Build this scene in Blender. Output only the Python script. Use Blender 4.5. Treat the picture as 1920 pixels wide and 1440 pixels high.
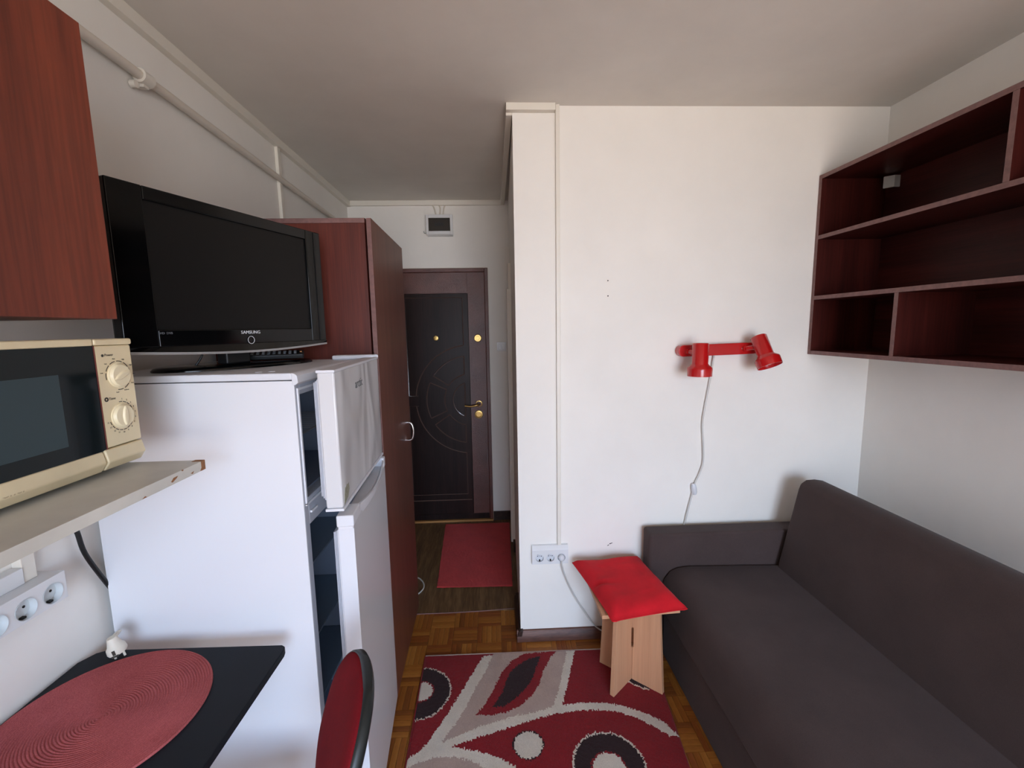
import bpy, bmesh, math, random
import numpy as np
from mathutils import Vector, Matrix
random.seed(7); RNG = np.random.default_rng(7)
PI = math.pi
for o in list(bpy.data.objects): bpy.data.objects.remove(o)
SC = bpy.context.scene; COL = SC.collection

# ---------------------------------------------------------------- camera
def make_camera():
    f, yaw, pitch, roll, zc = 818.73, .04003, -.12714, -.01782, 1.583
    F = Vector((math.sin(yaw)*math.cos(pitch), math.cos(yaw)*math.cos(pitch), math.sin(pitch)))
    R = Vector((math.cos(yaw), -math.sin(yaw), 0)); U = R.cross(F)
    R2 = R*math.cos(roll)+U*math.sin(roll); U2 = -R*math.sin(roll)+U*math.cos(roll)
    cd = bpy.data.cameras.new('camera'); co = bpy.data.objects.new('camera', cd); COL.objects.link(co)
    cd.sensor_width = 36; cd.lens = f*36/1920; cd.clip_start = .02
    m = Matrix((R2, U2, -F)).transposed().to_4x4(); m.translation = (0, 0, zc)
    co.matrix_world = m; SC.camera = co
make_camera()
# ---------------------------------------------------------------- world, daylight, exposure
W = bpy.data.worlds.new('world'); SC.world = W; W.use_nodes = True
W.node_tree.nodes['Background'].inputs[0].default_value = (.72, .84, 1, 1)
W.node_tree.nodes['Background'].inputs[1].default_value = 1.0
def area(name, loc, rot, sx, sy, power, col):
    l = bpy.data.lights.new(name, 'AREA'); l.shape = 'RECTANGLE'; l.size = sx; l.size_y = sy
    l.energy = power; l.color = col
    o = bpy.data.objects.new(name, l); COL.objects.link(o); o.location = loc; o.rotation_euler = rot
    return o
# daylight of the overcast sky falling in through the window behind the photographer
sky_l = area('window_skylight', (.75, -2.80, 1.38), (math.radians(90-44), 0, math.radians(9)), 1.7, 2.0, 100, (.33, .60, 1.0)); sky_l.data.spread = math.radians(116)
# sunlit ground and houses outside throw warmer light upwards through the same window
gr_l = area('window_groundlight', (.75, -2.78, 1.36), (math.radians(90+16), 0, math.radians(7)), 1.7, 2.0, 53, (1.0, .92, .84)); gr_l.data.spread = math.radians(120)
# unseen sun, added to bounce warm light off the parquet behind the photographer
sun_d = bpy.data.lights.new('sun', 'SUN'); sun_d.energy = 20; sun_d.color = (1.0, .93, .84); sun_d.angle = math.radians(.6)
sun = bpy.data.objects.new('sun', sun_d); COL.objects.link(sun)
sun.rotation_euler = Vector((-.30, .66, -.82)).to_track_quat('-Z', 'Y').to_euler()
SC.view_settings.view_transform = 'Standard'; SC.view_settings.look = 'None'
SC.view_settings.gamma = 1; SC.view_settings.use_curve_mapping = False
SC.view_settings.exposure = -0.26

# ---------------------------------------------------------------- materials
def lin(c): return tuple(((v/255)/12.92 if v/255 <= .04045 else ((v/255+.055)/1.055)**2.4) for v in c)+(1,)
class NT:
    def __init__(s, name):
        s.m = bpy.data.materials.new(name); s.m.use_nodes = True; s.t = s.m.node_tree
        s.b = s.t.nodes['Principled BSDF']
    def n(s, typ, **kw):
        n = s.t.nodes.new(typ)
        for k, v in kw.items():
            if k.startswith('i_'): n.inputs[k[2:].replace('_', ' ')].default_value = v
            else: setattr(n, k, v)
        return n
    def l(s, a, b): s.t.links.new(a, b)
    def coord(s, scale, kind='Object'):
        tc = s.n('ShaderNodeTexCoord'); mp = s.n('ShaderNodeMapping'); mp.inputs['Scale'].default_value = scale
        s.l(tc.outputs[kind], mp.inputs[0]); return mp.outputs[0]
    def noise(s, vec, scale, detail=4, rough=.55, dist=0):
        n = s.n('ShaderNodeTexNoise'); n.inputs['Scale'].default_value = scale; n.inputs['Detail'].default_value = detail
        n.inputs['Roughness'].default_value = rough; n.inputs['Distortion'].default_value = dist
        s.l(vec, n.inputs['Vector']); return n.outputs['Fac']
    def ramp(s, fac, stops):
        r = s.n('ShaderNodeValToRGB'); e = r.color_ramp.elements
        while len(e) < len(stops): e.new(.5)
        for i, (p, c) in enumerate(stops): e[i].position = p; e[i].color = lin(c)
        s.l(fac, r.inputs[0]); return r.outputs[0]
    def bump(s, h, strength=.2, dist=.002):
        b = s.n('ShaderNodeBump'); b.inputs['Strength'].default_value = strength; b.inputs['Distance'].default_value = dist
        s.l(h, b.inputs['Height']); s.l(b.outputs[0], s.b.inputs['Normal'])
    def mix(s, fac, a, b, mode='MIX'):
        m = s.n('ShaderNodeMix', data_type='RGBA', blend_type=mode)
        if isinstance(fac, float): m.inputs[0].default_value = fac
        else: s.l(fac, m.inputs[0])
        for i, v in ((6, a), (7, b)):
            if isinstance(v, tuple): m.inputs[i].default_value = v
            else: s.l(v, m.inputs[i])
        return m.outputs[2]
    def math(s, op, a, b=None):
        m = s.n('ShaderNodeMath', operation=op)
        for i, v in enumerate((a, b)):
            if v is None: continue
            if isinstance(v, (int, float)): m.inputs[i].default_value = v
            else: s.l(v, m.inputs[i])
        return m.outputs[0]
def plain(name, c, rough=.5, metal=0, spec=.5, nz=0, coat=0, bumps=None):
    s = NT(name); s.b.inputs['Roughness'].default_value = rough; s.b.inputs['Metallic'].default_value = metal
    s.b.inputs['Specular IOR Level'].default_value = spec; s.b.inputs['Coat Weight'].default_value = coat
    if nz:
        v = s.coord((1, 1, 1)); f = s.noise(v, nz, 5)
        d = tuple(max(0, x*.9) for x in c); e = tuple(min(255, x*1.07) for x in c)
        s.l(s.ramp(f, [(.3, d), (.7, e)]), s.b.inputs['Base Color'])
        if bumps: s.bump(s.noise(v, bumps[0], 3), bumps[1], bumps[2])
    else:
        s.b.inputs['Base Color'].default_value = lin(c)
        if bumps: s.bump(s.noise(s.coord((1, 1, 1)), bumps[0], 3), bumps[1], bumps[2])
    return s.m
def paint(name, c, blotch=.05):
    s = NT(name); s.b.inputs['Roughness'].default_value = .75; s.b.inputs['Specular IOR Level'].default_value = .25
    v = s.coord((1, 1, 1)); f = s.noise(v, 2.2, 6, .6)
    d = tuple(x*(1-blotch) for x in c); e = tuple(min(255, x*(1+blotch*.4)) for x in c)
    s.l(s.ramp(f, [(.3, d), (.65, e)]), s.b.inputs['Base Color'])
    a = s.noise(v, 45, 6, .65); b = s.noise(v, 260, 2)
    s.bump(s.math('ADD', a, s.math('MULTIPLY', b, .25)), .07, .003)
    return s.m
def wood(name, dark, mid, light, axis='z', rough=.42, across=22, along=1.1, fine=.5, spec=.4, coat=0):
    s = NT(name); s.b.inputs['Specular IOR Level'].default_value = spec; s.b.inputs['Roughness'].default_value = rough; s.b.inputs['Coat Weight'].default_value = coat
    sc = {'x': (along, across, across), 'y': (across, along, across), 'z': (across, across, along)}[axis]
    v = s.coord(sc); f = s.noise(v, .55, 6, .62, .5)
    sc2 = tuple(x*9 if x > along else x*5 for x in sc); g = s.noise(s.coord(sc2), 1.0, 2, .5)
    base = s.ramp(f, [(.28, dark), (.5, mid), (.72, light)])
    gr = s.ramp(g, [(.35, tuple(x*.62 for x in mid)), (.62, tuple(min(255, x*1.12) for x in mid))])
    s.l(s.mix(fine*.6, base, gr), s.b.inputs['Base Color'])
    s.bump(g, .06, .001)
    return s.m
def fabric(name, c, scale=900, rough=.95, sheen=.08, blotch=12, strength=.35):
    s = NT(name); s.b.inputs['Roughness'].default_value = rough; s.b.inputs['Sheen Weight'].default_value = sheen
    s.b.inputs['Specular IOR Level'].default_value = .15
    v = s.coord((1, 1, 1)); f = s.noise(v, blotch, 4, .6); g = s.noise(v, scale, 2)
    a = s.ramp(f, [(.3, tuple(x*.9 for x in c)), (.7, tuple(min(255, x*1.1) for x in c))])
    b = s.ramp(g, [(.3, tuple(x*.72 for x in c)), (.7, tuple(min(255, x*1.25) for x in c))])
    s.l(s.mix(.45, a, b), s.b.inputs['Base Color']); s.bump(g, strength, .0012)
    return s.m
M = {}
M['wall'] = paint('wall_paint', (242, 238, 231), .018); M['ceil'] = paint('ceiling_paint', (228, 223, 215), .03)
M['trim'] = plain('cream_trunking', (232, 226, 214), .45); M['pipe'] = plain('painted_pipe', (222, 213, 200), .5)
M['mah'] = wood('mahogany_vertical', (66, 27, 22), (92, 40, 31), (118, 54, 40), 'z')
M['mahcab'] = wood('mahogany_cabinet_front', (84, 36, 24), (112, 50, 34), (146, 70, 46), 'z', across=15)
M['mahdark'] = wood('mahogany_shelf', (44, 16, 14), (66, 26, 23), (88, 37, 31), 'y', spec=.18, across=26)
M['mahdoor'] = wood('mahogany_wardrobe_door', (96, 52, 44), (112, 66, 54), (128, 78, 64), 'z', rough=.34, fine=.4)
M['edge'] = plain('mauve_edge_band', (124, 90, 86), .5, nz=60)
M['fridge'] = plain('white_enamel', (228, 229, 234), .22)
M['fplast'] = plain('white_plastic', (222, 224, 230), .4)
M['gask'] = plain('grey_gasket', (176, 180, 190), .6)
M['fin'] = plain('shaded_fridge_liner', (132, 142, 160), .5)  # pale plastic liner; the interior shade is put into its grey-blue colour
M['dent'] = None
s = NT('dented_enamel'); s.b.inputs['Roughness'].default_value = .16; s.b.inputs['Base Color'].default_value = lin((214, 214, 216))
v = s.coord((1, 3.2, 1.5)); s.bump(s.noise(v, 1.7, 1.2, .4, .6), .65, .035); M['dent'] = s.m
M['black'] = plain('gloss_black', (6, 7, 8), .10, spec=.3); M['screen'] = plain('matte_screen', (12, 12, 12), .38, spec=.25)
M['dark'] = plain('matte_black', (12, 13, 15), .5); M['silver'] = plain('silver_plastic', (168, 168, 168), .35, .5)
M['print'] = plain('light_print', (205, 207, 210), .5); M['greyprint'] = plain('grey_print', (92, 94, 98), .5)
M['ink'] = plain('dark_print', (52, 48, 40), .6)
M['cream'] = plain('cream_plastic', (224, 208, 170), .36, nz=3); M['creamlt'] = plain('cream_knob', (236, 222, 186), .32)
M['glass'] = plain('dark_oven_glass', (10, 20, 22), .1, spec=.22); M['mesh'] = plain('oven_window', (54, 68, 72), .35, spec=.2)
M['board'] = plain('white_melamine', (214, 212, 203), .4, nz=4); M['chip'] = plain('chipped_chipboard', (150, 104, 70), .9, nz=200)
M['table'] = plain('black_tabletop', (17, 22, 29), .6, spec=.22, nz=14, bumps=(300, .08, .001))
M['chairred'] = fabric('red_seat_fabric', (118, 20, 28), 700, sheen=0, strength=.15); M['chrome'] = plain('chrome', (205, 205, 205), .2, 1)
M['sofa'] = fabric('brown_grey_sofa_fabric', (72, 60, 58), 1100, blotch=5, strength=.25)
M['red'] = plain('red_enamel', (186, 22, 24), .25, coat=.3); M['cush'] = fabric('red_cotton', (200, 30, 40), 1300, blotch=9, strength=.15, sheen=.05)
M['beech'] = wood('beech_laminate', (196, 142, 106), (206, 152, 114), (214, 162, 124), 'z', .5, across=30, fine=.14)
M['beechx'] = wood('beech_laminate_top', (196, 142, 106), (206, 152, 114), (214, 162, 124), 'x', .5, across=30, fine=.14)
M['white'] = plain('white_socket', (226, 226, 226), .3); M['cable'] = plain('white_cable', (208, 206, 200), .45)
M['hole'] = plain('dark_hole', (24, 22, 22), .8); M['brass'] = plain('brass', (186, 152, 92), .32, 1)
M['plugc'] = plain('ivory_plug', (226, 218, 202), .5); M['clear'] = plain('frosted_switch', (222, 224, 228), .2, coat=.3)
M['bulb'] = plain('bulb_glass', (236, 236, 236), .15)
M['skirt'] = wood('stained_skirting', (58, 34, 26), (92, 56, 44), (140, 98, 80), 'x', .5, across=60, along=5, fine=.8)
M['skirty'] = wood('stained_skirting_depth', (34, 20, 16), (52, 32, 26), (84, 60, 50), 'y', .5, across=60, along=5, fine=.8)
M['doormdf'] = wood('dark_door_veneer', (22, 13, 12), (36, 22, 20), (56, 36, 32), 'z', .4, spec=.2, across=16, fine=.8)
M['groove'] = plain('highlit_moulding', (84, 66, 60), .22, coat=.5)  # highlights along the door grooves are painted in as a lifted colour
s = NT('hammered_brown_paint'); s.b.inputs['Roughness'].default_value = .28; s.b.inputs['Specular IOR Level'].default_value = .6
v = s.coord((1, 1, 1)); s.l(s.ramp(s.noise(v, 6, 4), [(.3, (78, 38, 30)), (.7, (102, 54, 43))]), s.b.inputs['Base Color'])
s.bump(s.noise(v, 170, 2), .6, .004); M['steel'] = s.m
# hall sheet floor
s = NT('worn_brown_sheet_floor'); s.b.inputs['Roughness'].default_value = .5
f = s.noise(s.coord((26, 2.2, 1)), 1.0, 6, .7, .4); g = s.noise(s.coord((150, 9, 1)), 1, 3, .6); h = s.noise(s.coord((1, 1, 1)), 2.4, 3)
a = s.ramp(f, [(.3, (78, 55, 32)), (.5, (118, 88, 54)), (.68, (158, 124, 82))])
b = s.ramp(g, [(.45, (76, 55, 34)), (.72, (160, 130, 90))])
c = s.mix(.4, a, b); s.l(s.mix(s.math('MULTIPLY', h, .45), c, lin((84, 48, 30))), s.b.inputs['Base Color']); s.bump(g, .15, .002); M['sheet'] = s.m
PARQ = [wood('parquet_oak_%s' % n, d, m_, l_, 'x', .42, across=70, along=6, fine=.5, coat=.05) for n, d, m_, l_ in (
    ('honey', (132, 76, 26), (160, 98, 38), (180, 116, 50)), ('amber', (122, 66, 22), (148, 86, 32), (168, 104, 44)),
    ('brown', (102, 54, 20), (126, 70, 28), (146, 86, 38)), ('gold', (146, 88, 32), (172, 110, 46), (192, 130, 62)),
    ('russet', (114, 58, 22), (138, 74, 30), (158, 92, 40)))]
def pile(name, c, var=.2):
    s = NT(name); s.b.inputs['Roughness'].default_value = 1; s.b.inputs['Sheen Weight'].default_value = .15; s.b.inputs['Specular IOR Level'].default_value = .1
    v = s.coord((1, 1, 1)); g = s.noise(v, 420, 3, .7); f = s.noise(v, 9, 3)
    a = s.ramp(g, [(.3, tuple(x*(1-var*1.4) for x in c)), (.7, tuple(min(255, x*(1+var)) for x in c))])
    s.l(s.mix(.35, a, s.ramp(f, [(.3, tuple(x*.86 for x in c)), (.7, tuple(min(255, x*1.08) for x in c))])), s.b.inputs['Base Color'])
    s.bump(g, .8, .004); return s.m
M['pred'] = pile('rug_red', (134, 14, 24)); M['pcream'] = pile('rug_cream', (222, 208, 190), .08)
M['ptan'] = pile('rug_tan', (186, 160, 146), .1); M['pdark'] = pile('rug_dark_brown', (44, 22, 24)); M['mat'] = pile('hall_rug_red', (214, 70, 70), .14)
s = NT('woven_placemat'); s.b.inputs['Roughness'].default_value = .9
v = s.coord((1, 1, 1)); a = s.ramp(s.noise(v, 10, 4), [(.3, (164, 70, 72)), (.7, (196, 96, 98))]); b = s.ramp(s.noise(v, 500, 2), [(.3, (120, 46, 50)), (.7, (214, 122, 122))])
s.l(s.mix(.4, a, b), s.b.inputs['Base Color']); s.bump(s.noise(v, 600, 2), .4, .001); M['placemat'] = s.m

# ---------------------------------------------------------------- mesh helpers
class MB:
    def __init__(s): s.v = []; s.f = []; s.mi = []
    def add(s, vs, fs, mi=0):
        b = len(s.v); s.v += [Vector(v) for v in vs]; s.f += [tuple(i+b for i in f) for f in fs]; s.mi += [mi]*len(fs); return s
    def box(s, x0, x1, y0, y1, z0, z1, mi=0):
        x0, x1 = min(x0, x1), max(x0, x1); y0, y1 = min(y0, y1), max(y0, y1); z0, z1 = min(z0, z1), max(z0, z1)
        return s.add([(x, y, z) for z in (z0, z1) for y in (y0, y1) for x in (x0, x1)],
                     [(0, 2, 3, 1), (4, 5, 7, 6), (0, 1, 5, 4), (1, 3, 7, 5), (3, 2, 6, 7), (2, 0, 4, 6)], mi)
    def prism(s, poly, ax, a, b, mi=0):
        """polygon in the two axes other than ax, extruded from a to b along ax"""
        def P(u, w, t): return {'x': (t, u, w), 'y': (u, t, w), 'z': (u, w, t)}[ax]
        n = len(poly); vs = [P(u, w, a) for u, w in poly]+[P(u, w, b) for u, w in poly]
        fs = [tuple(range(n)), tuple(range(2*n-1, n-1, -1))]+[(i, i+n, (i+1) % n+n, (i+1) % n) for i in range(n)]
        return s.add(vs, fs, mi)
    def cyl(s, p, q, r, r2=None, seg=20, mi=0, caps=True):
        p, q = Vector(p), Vector(q); r2 = r if r2 is None else r2; d = (q-p).normalized()
        a = d.orthogonal().normalized(); b = d.cross(a)
        vs = [p+(a*math.cos(t)+b*math.sin(t))*r for t in [2*PI*i/seg for i in range(seg)]]
        vs += [q+(a*math.cos(t)+b*math.sin(t))*r2 for t in [2*PI*i/seg for i in range(seg)]]
        fs = [(i, (i+1) % seg, (i+1) % seg+seg, i+seg) for i in range(seg)]
        if caps: fs += [tuple(range(seg-1, -1, -1)), tuple(range(seg, 2*seg))]
        return s.add(vs, fs, mi)
    def lathe(s, p, d, prof, seg=32, mi=0):
        """prof: list of (radius, distance along d from p)"""
        p, d = Vector(p), Vector(d).normalized(); a = d.orthogonal().normalized(); b = d.cross(a)
        vs = [p+d*h+(a*math.cos(2*PI*i/seg)+b*math.sin(2*PI*i/seg))*r for r, h in prof for i in range(seg)]
        fs = [(k*seg+i, k*seg+(i+1) % seg, (k+1)*seg+(i+1) % seg, (k+1)*seg+i) for k in range(len(prof)-1) for i in range(seg)]
        return s.add(vs, fs, mi)
    def tube(s, pts, r, seg=8, mi=0, smooth=6, closed=False):
        pts = [Vector(p) for p in pts]
        if smooth > 1 and len(pts) > 2:
            q = []; n = len(pts)
            for i in range(n-1):
                p0, p1, p2, p3 = pts[max(0, i-1)], pts[i], pts[i+1], pts[min(n-1, i+2)]
                for k in range(smooth):
                    t = k/smooth; q.append(.5*((2*p1)+(p2-p0)*t+(2*p0-5*p1+4*p2-p3)*t*t+(3*p1-p0-3*p2+p3)*t**3))
            q.append(pts[-1]); pts = q
        vs = []; fs = []; a = None
        for i, p in enumerate(pts):
            d = (pts[min(i+1, len(pts)-1)]-pts[max(i-1, 0)]).normalized()
            if a is None: a = d.orthogonal().normalized()
            a = (a-d*a.dot(d)).normalized(); b = d.cross(a)
            vs += [p+(a*math.cos(2*PI*k/seg)+b*math.sin(2*PI*k/seg))*r for k in range(seg)]
        for i in range(len(pts)-1):
            fs += [(i*seg+k, i*seg+(k+1) % seg, (i+1)*seg+(k+1) % seg, (i+1)*seg+k) for k in range(seg)]
        fs += [tuple(range(seg-1, -1, -1)), tuple(len(vs)-seg+k for k in range(seg))]
        return s.add(vs, fs, mi)
    def xf(s, m):
        s.v = [m @ v for v in s.v]; return s
def hole_plate(mb, c, right, up, l, rt, dn, tp, r, n=32, mi=0):
    """rectangle around centre c with a round hole of radius r"""
    c, right, up = Vector(c), Vector(right), Vector(up); vs = []
    for i in range(n):
        t = 2*PI*(i+.5)/n; ct, st = math.cos(t), math.sin(t)
        k = min((rt if ct > 0 else l)/max(abs(ct), 1e-6), (tp if st > 0 else dn)/max(abs(st), 1e-6))
        vs += [c+(right*ct+up*st)*r, c+(right*ct+up*st)*k]
    cor = [(rt, tp), (-l, tp), (-l, -dn), (rt, -dn)]; b = len(vs); vs += [c+right*x+up*y for x, y in cor]
    fs = [(2*i, 2*i+1, 2*((i+1) % n)+1, 2*((i+1) % n)) for i in range(n)]
    for q, (x, y) in enumerate(cor):
        a = math.atan2(y, x) % (2*PI); i = int((a/(2*PI)*n)-.5) % n; fs.append((2*i+1, b+q, 2*((i+1) % n)+1))
    return mb.add(vs, fs, mi)
WM = {}
def empty(name, loc=(0, 0, 0), rz=0):
    o = bpy.data.objects.new(name, None); COL.objects.link(o); o.location = loc; o.rotation_euler = (0, 0, rz)
    o.empty_display_size = .05; WM[o] = Matrix.Translation(loc) @ Matrix.Rotation(rz, 4, 'Z'); return o
def tag(o, label=None, cat=None, group=None, kind=None):
    if label: o['label'] = label
    if cat: o['category'] = cat
    if group: o['group'] = group
    if kind: o['kind'] = kind
    return o
def thing(name, label, cat, loc=(0, 0, 0), rz=0, group=None): return tag(empty(name, loc, rz), label, cat, group)
def part(name, mb, mats, parent=None, bevel=0, smooth=False, local=False, seg=2, subsurf=0, edge=None, angle=40):
    """links the builder as ONE mesh object; verts are world coords unless local"""
    if not isinstance(mats, (list, tuple)): mats = [mats]
    me = bpy.data.meshes.new(name); vs = mb.v
    if parent is not None and not local:
        inv = WM[parent].inverted(); vs = [inv @ v for v in vs]
    elif parent is None and not local:
        c = sum(vs, Vector())/len(vs); zmin = min(v.z for v in vs); c.z = zmin; vs = [v-c for v in vs]
    me.from_pydata([tuple(v) for v in vs], [], mb.f)
    for m in mats: me.materials.append(m)
    bm = bmesh.new(); bm.from_mesh(me)
    bmesh.ops.recalc_face_normals(bm, faces=bm.faces)
    bm.faces.ensure_lookup_table()
    for i, f in enumerate(bm.faces):
        f.material_index = mb.mi[i] if i < len(mb.mi) else 0
        f.smooth = smooth or bevel > 0
        if edge is not None and f.normal.dot(Vector(edge)) > .9: f.material_index = 1
    bm.to_mesh(me); bm.free()
    o = bpy.data.objects.new(name, me); COL.objects.link(o)
    if parent is not None: o.parent = parent; WM[o] = WM[parent].copy()
    elif not local: o.location = c; WM[o] = Matrix.Translation(c)
    else: WM[o] = Matrix()
    if bevel:
        b = o.modifiers.new('bevel', 'BEVEL'); b.width = bevel; b.segments = seg; b.limit_method = 'ANGLE'; b.angle_limit = math.radians(35)
        b.harden_normals = True
    if subsurf: ss = o.modifiers.new('subd', 'SUBSURF'); ss.levels = ss.render_levels = subsurf
    if smooth and not subsurf: me.set_sharp_from_angle(angle=math.radians(angle))
    return o
def bx(*a, **k): return MB().box(*a, **k)
def text_mb(txt, size, origin, right, up, depth=.0004, align='CENTER', shear=0, sx=1):
    cu = bpy.data.curves.new('t', 'FONT'); cu.body = txt; cu.size = size; cu.align_x = align; cu.align_y = 'CENTER'
    cu.extrude = depth; cu.resolution_u = 2; cu.shear = shear
    o = bpy.data.objects.new('t', cu); COL.objects.link(o)
    me = bpy.data.meshes.new_from_object(o.evaluated_get(bpy.context.evaluated_depsgraph_get()))
    r, u = Vector(right).normalized(), Vector(up).normalized(); n = r.cross(u)
    mb = MB().add([Vector(origin)+r*v.co.x*sx+u*v.co.y+n*v.co.z for v in me.vertices], [tuple(p.vertices) for p in me.polygons])
    bpy.data.objects.remove(o); bpy.data.curves.remove(cu); bpy.data.meshes.remove(me)
    return mb
def ring_mb(c, right, up, r, w, seg=48, a0=0, a1=2*PI, depth=.0006):
    c, right, up = Vector(c), Vector(right), Vector(up); n = right.cross(up); vs = []; fs = []
    full = abs(a1-a0-2*PI) < 1e-6; m = seg if full else seg+1
    for i in range(m):
        t = a0+(a1-a0)*i/seg; d = right*math.cos(t)+up*math.sin(t)
        vs += [c+d*(r-w/2), c+d*(r+w/2), c+d*(r+w/2)+n*depth, c+d*(r-w/2)+n*depth]
    for i in range(seg if full else m-1):
        j = (i+1) % m
        for k in range(4): fs.append((i*4+k, i*4+(k+1) % 4, j*4+(k+1) % 4, j*4+k))
    return MB().add(vs, fs)

# ================================================================ ROOM SHELL
H = 2.55; XL = -1.08; XR = 1.824; YF = 2.05; YD = 3.48; YR = -2.6; XC = .104
def struct(name, mb, mat, **k): return tag(part(name, mb, mat, **k), kind='structure')
struct('wall_left', bx(XL-.15, XL, YR-.15, YD+.15, 0, H), M['wall'])
struct('wall_right', bx(XR, XR+.15, YR-.15, YF, 0, H), M['wall'])
wf = struct('wall_front', MB().prism([(XC, YF), (XR+.15, YF), (XR+.15, YD+.15), (.135, YD+.15), (.135, YD)], 'z', 0, H), M['wall'])
struct('wall_hall', MB().box(XL, -.755, YD, YD+.15, 0, H).box(-.035, .135, YD, YD+.15, 0, H).box(-.755, -.035, YD, YD+.15, 2.052, H), M['wall'])
struct('wall_rear', MB().box(XL, -.3, YR-.15, YR, 0, H).box(1.6, XR, YR-.15, YR, 0, H).box(-.3, 1.6, YR-.15, YR, 0, .3).box(-.3, 1.6, YR-.15, YR, 2.35, H), M['wall'])
struct('ceiling', bx(XL-.15, XR+.15, YR-.15, YD+.15, H, H+.1), M['ceil'])
wn = empty('window_1', (.65, YR-.06, .3)); tag(wn, kind='structure')
part('window_frame', MB().box(-.3, -.25, YR-.09, YR-.03, .3, 2.35).box(1.55, 1.6, YR-.09, YR-.03, .3, 2.35).box(-.25, 1.55, YR-.09, YR-.03, .3, .35).box(-.25, 1.55, YR-.09, YR-.03, 2.3, 2.35).box(.63, .67, YR-.09, YR-.03, .35, 2.3), M['fplast'], wn)
part('window_sill', bx(-.36, 1.66, YR, YR+.1, .27, .3), M['fplast'], wn, bevel=.004)
for i, (x, z) in enumerate(((.536, 1.794), (.537, 1.724))):
    part('screw_hole', MB().cyl((x, YF+.001, z), (x, YF-.0006, z), .003, seg=10), M['hole'], wf)
part('scuff_mark', MB().add([(.545, YF-.0006, .492), (.552, YF-.0006, .498), (.556, YF-.0006, .496), (.549, YF-.0006, .491), (.556, YF-.0006, .503), (.572, YF-.0006, .508), (.572, YF-.0006, .505), (.558, YF-.0006, .499)], [(0, 1, 2, 3), (4, 5, 6, 7)]), M['hole'], wf)

# floor: slab, mosaic parquet strips, sheet flooring in the hall
fl = struct('floor', bx(XL-.15, XR+.15, YR-.15, YD+.15, -.12, -.009), M['skirt'])
T = .125; SW = .025; YH = 2.29
def strip_mesh(name, mat, d=.0006):
    mb = bx(-T/2+d, T/2-d, -SW/2+d, SW/2-d, -.008, 0)
    me = bpy.data.meshes.new(name); me.from_pydata([tuple(v) for v in mb.v], [], mb.f); me.materials.append(mat); return me
SM = [strip_mesh('parquet_strip', m) for m in PARQ]
flp = fl
rest = MB(); cnt = 0
def seen(x, y):
    return (-.64 < x < .12 and y > 1.93) or (.08 < x < .80 and 1.9 < y < 2.06) or (-.52 < x < -.33 and 1.42 < y < 1.96) or (.62 < x < .80 and 1.32 < y < 1.96)
cells = []
for i in range(-8, 18):
    for j in range(0, 40):
        cx, cy = -.245+(i+.5)*T, YH-(j+.5)*T; vert = (i+j) % 2 == 0
        for k in range(5):
            o_ = (k-2)*SW; x, y = (cx+o_, cy) if vert else (cx, cy+o_)
            if x < XL-.02 or x > XR+.02 or (x > XC and y > YF): continue
            mi = int(RNG.choice(5, p=[.3, .27, .15, .12, .16])); tilt = (RNG.random()-.5)*.0007
            if seen(x, y) and cnt < 300:
                o = bpy.data.objects.new('parquet_strip', SM[mi]); COL.objects.link(o); o.parent = flp
                w = Vector((x, y, tilt-.0004)); o.location = WM[fl].inverted() @ w
                o.rotation_euler = (0, 0, PI/2 if vert else 0); cnt += 1
            else:
                a, b = (SW/2-.0006, T/2-.0006) if vert else (T/2-.0006, SW/2-.0006)
                rest.box(x-a, x+a, y-b, y+b, -.008, tilt-.0004, mi)
tag(part('parquet_field', rest, PARQ, flp), kind='stuff')
part('sheet_flooring', MB().box(XL, .13, YH, YD, -.008, .003), M['sheet'], fl)
part('sheet_edge', MB().tube([(-.56, YH-.002, .002), (-.3, YH-.004, .002), (-.1, YH+.0, .002), (.0, YH+.006, .002), (.10, YH+.012, .002)], .0028, 6), M['edge'], fl)
part('threshold_strip', bx(-.755, -.035, YD-.03, YD+.05, .003, .018), wood('threshold_oak', (150, 100, 52), (176, 124, 70), (196, 146, 90), 'x', .5), fl)
part('painted_glint_strip', bx(-.262, -.138, 2.075, 2.0765, -.001, .0003), PARQ[3], fl)  # glint drawn as a thin gold strip laid on the parquet

# skirting boards
struct('baseboard_front', MB().prism([(YF, 0), (YF-.022, 0), (YF-.022, .028), (YF-.012, .045), (YF-.008, .055), (YF, .058)], 'x', XC-.02, .79), M['skirt'], bevel=.002)
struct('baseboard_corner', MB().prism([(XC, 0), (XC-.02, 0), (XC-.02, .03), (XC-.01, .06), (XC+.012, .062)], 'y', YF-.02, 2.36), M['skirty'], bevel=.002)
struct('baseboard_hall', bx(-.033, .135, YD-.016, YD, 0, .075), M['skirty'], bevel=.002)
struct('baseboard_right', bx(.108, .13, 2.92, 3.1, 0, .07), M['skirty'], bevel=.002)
# trunking
tm = M['trim']
def trunk(n, *b):
    o = struct('trim_%d' % n, bx(*b), tm, bevel=.002); return o
trunk(1, XL, XL+.027, YR, YD, H-.04, H)
trunk(2, XL+.027, .085, YD-.022, YD, H-.036, H)
trunk(3, .076, .104, YF, YD-.022, H-.04, H)
trunk(4, .076, .291, YF-.03, YF, H-.03, H)
trunk(5, .293, .311, YF-.016, YF, .512, H)
trunk(6, XL, XL+.016, 2.375, 2.405, 2.0, H-.04)
trunk(7, .094, .132, 2.985, 3.02, .05, 1.845)
trunk(8, .106, .128, 3.03, 3.08, .07, 2.02)

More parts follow.
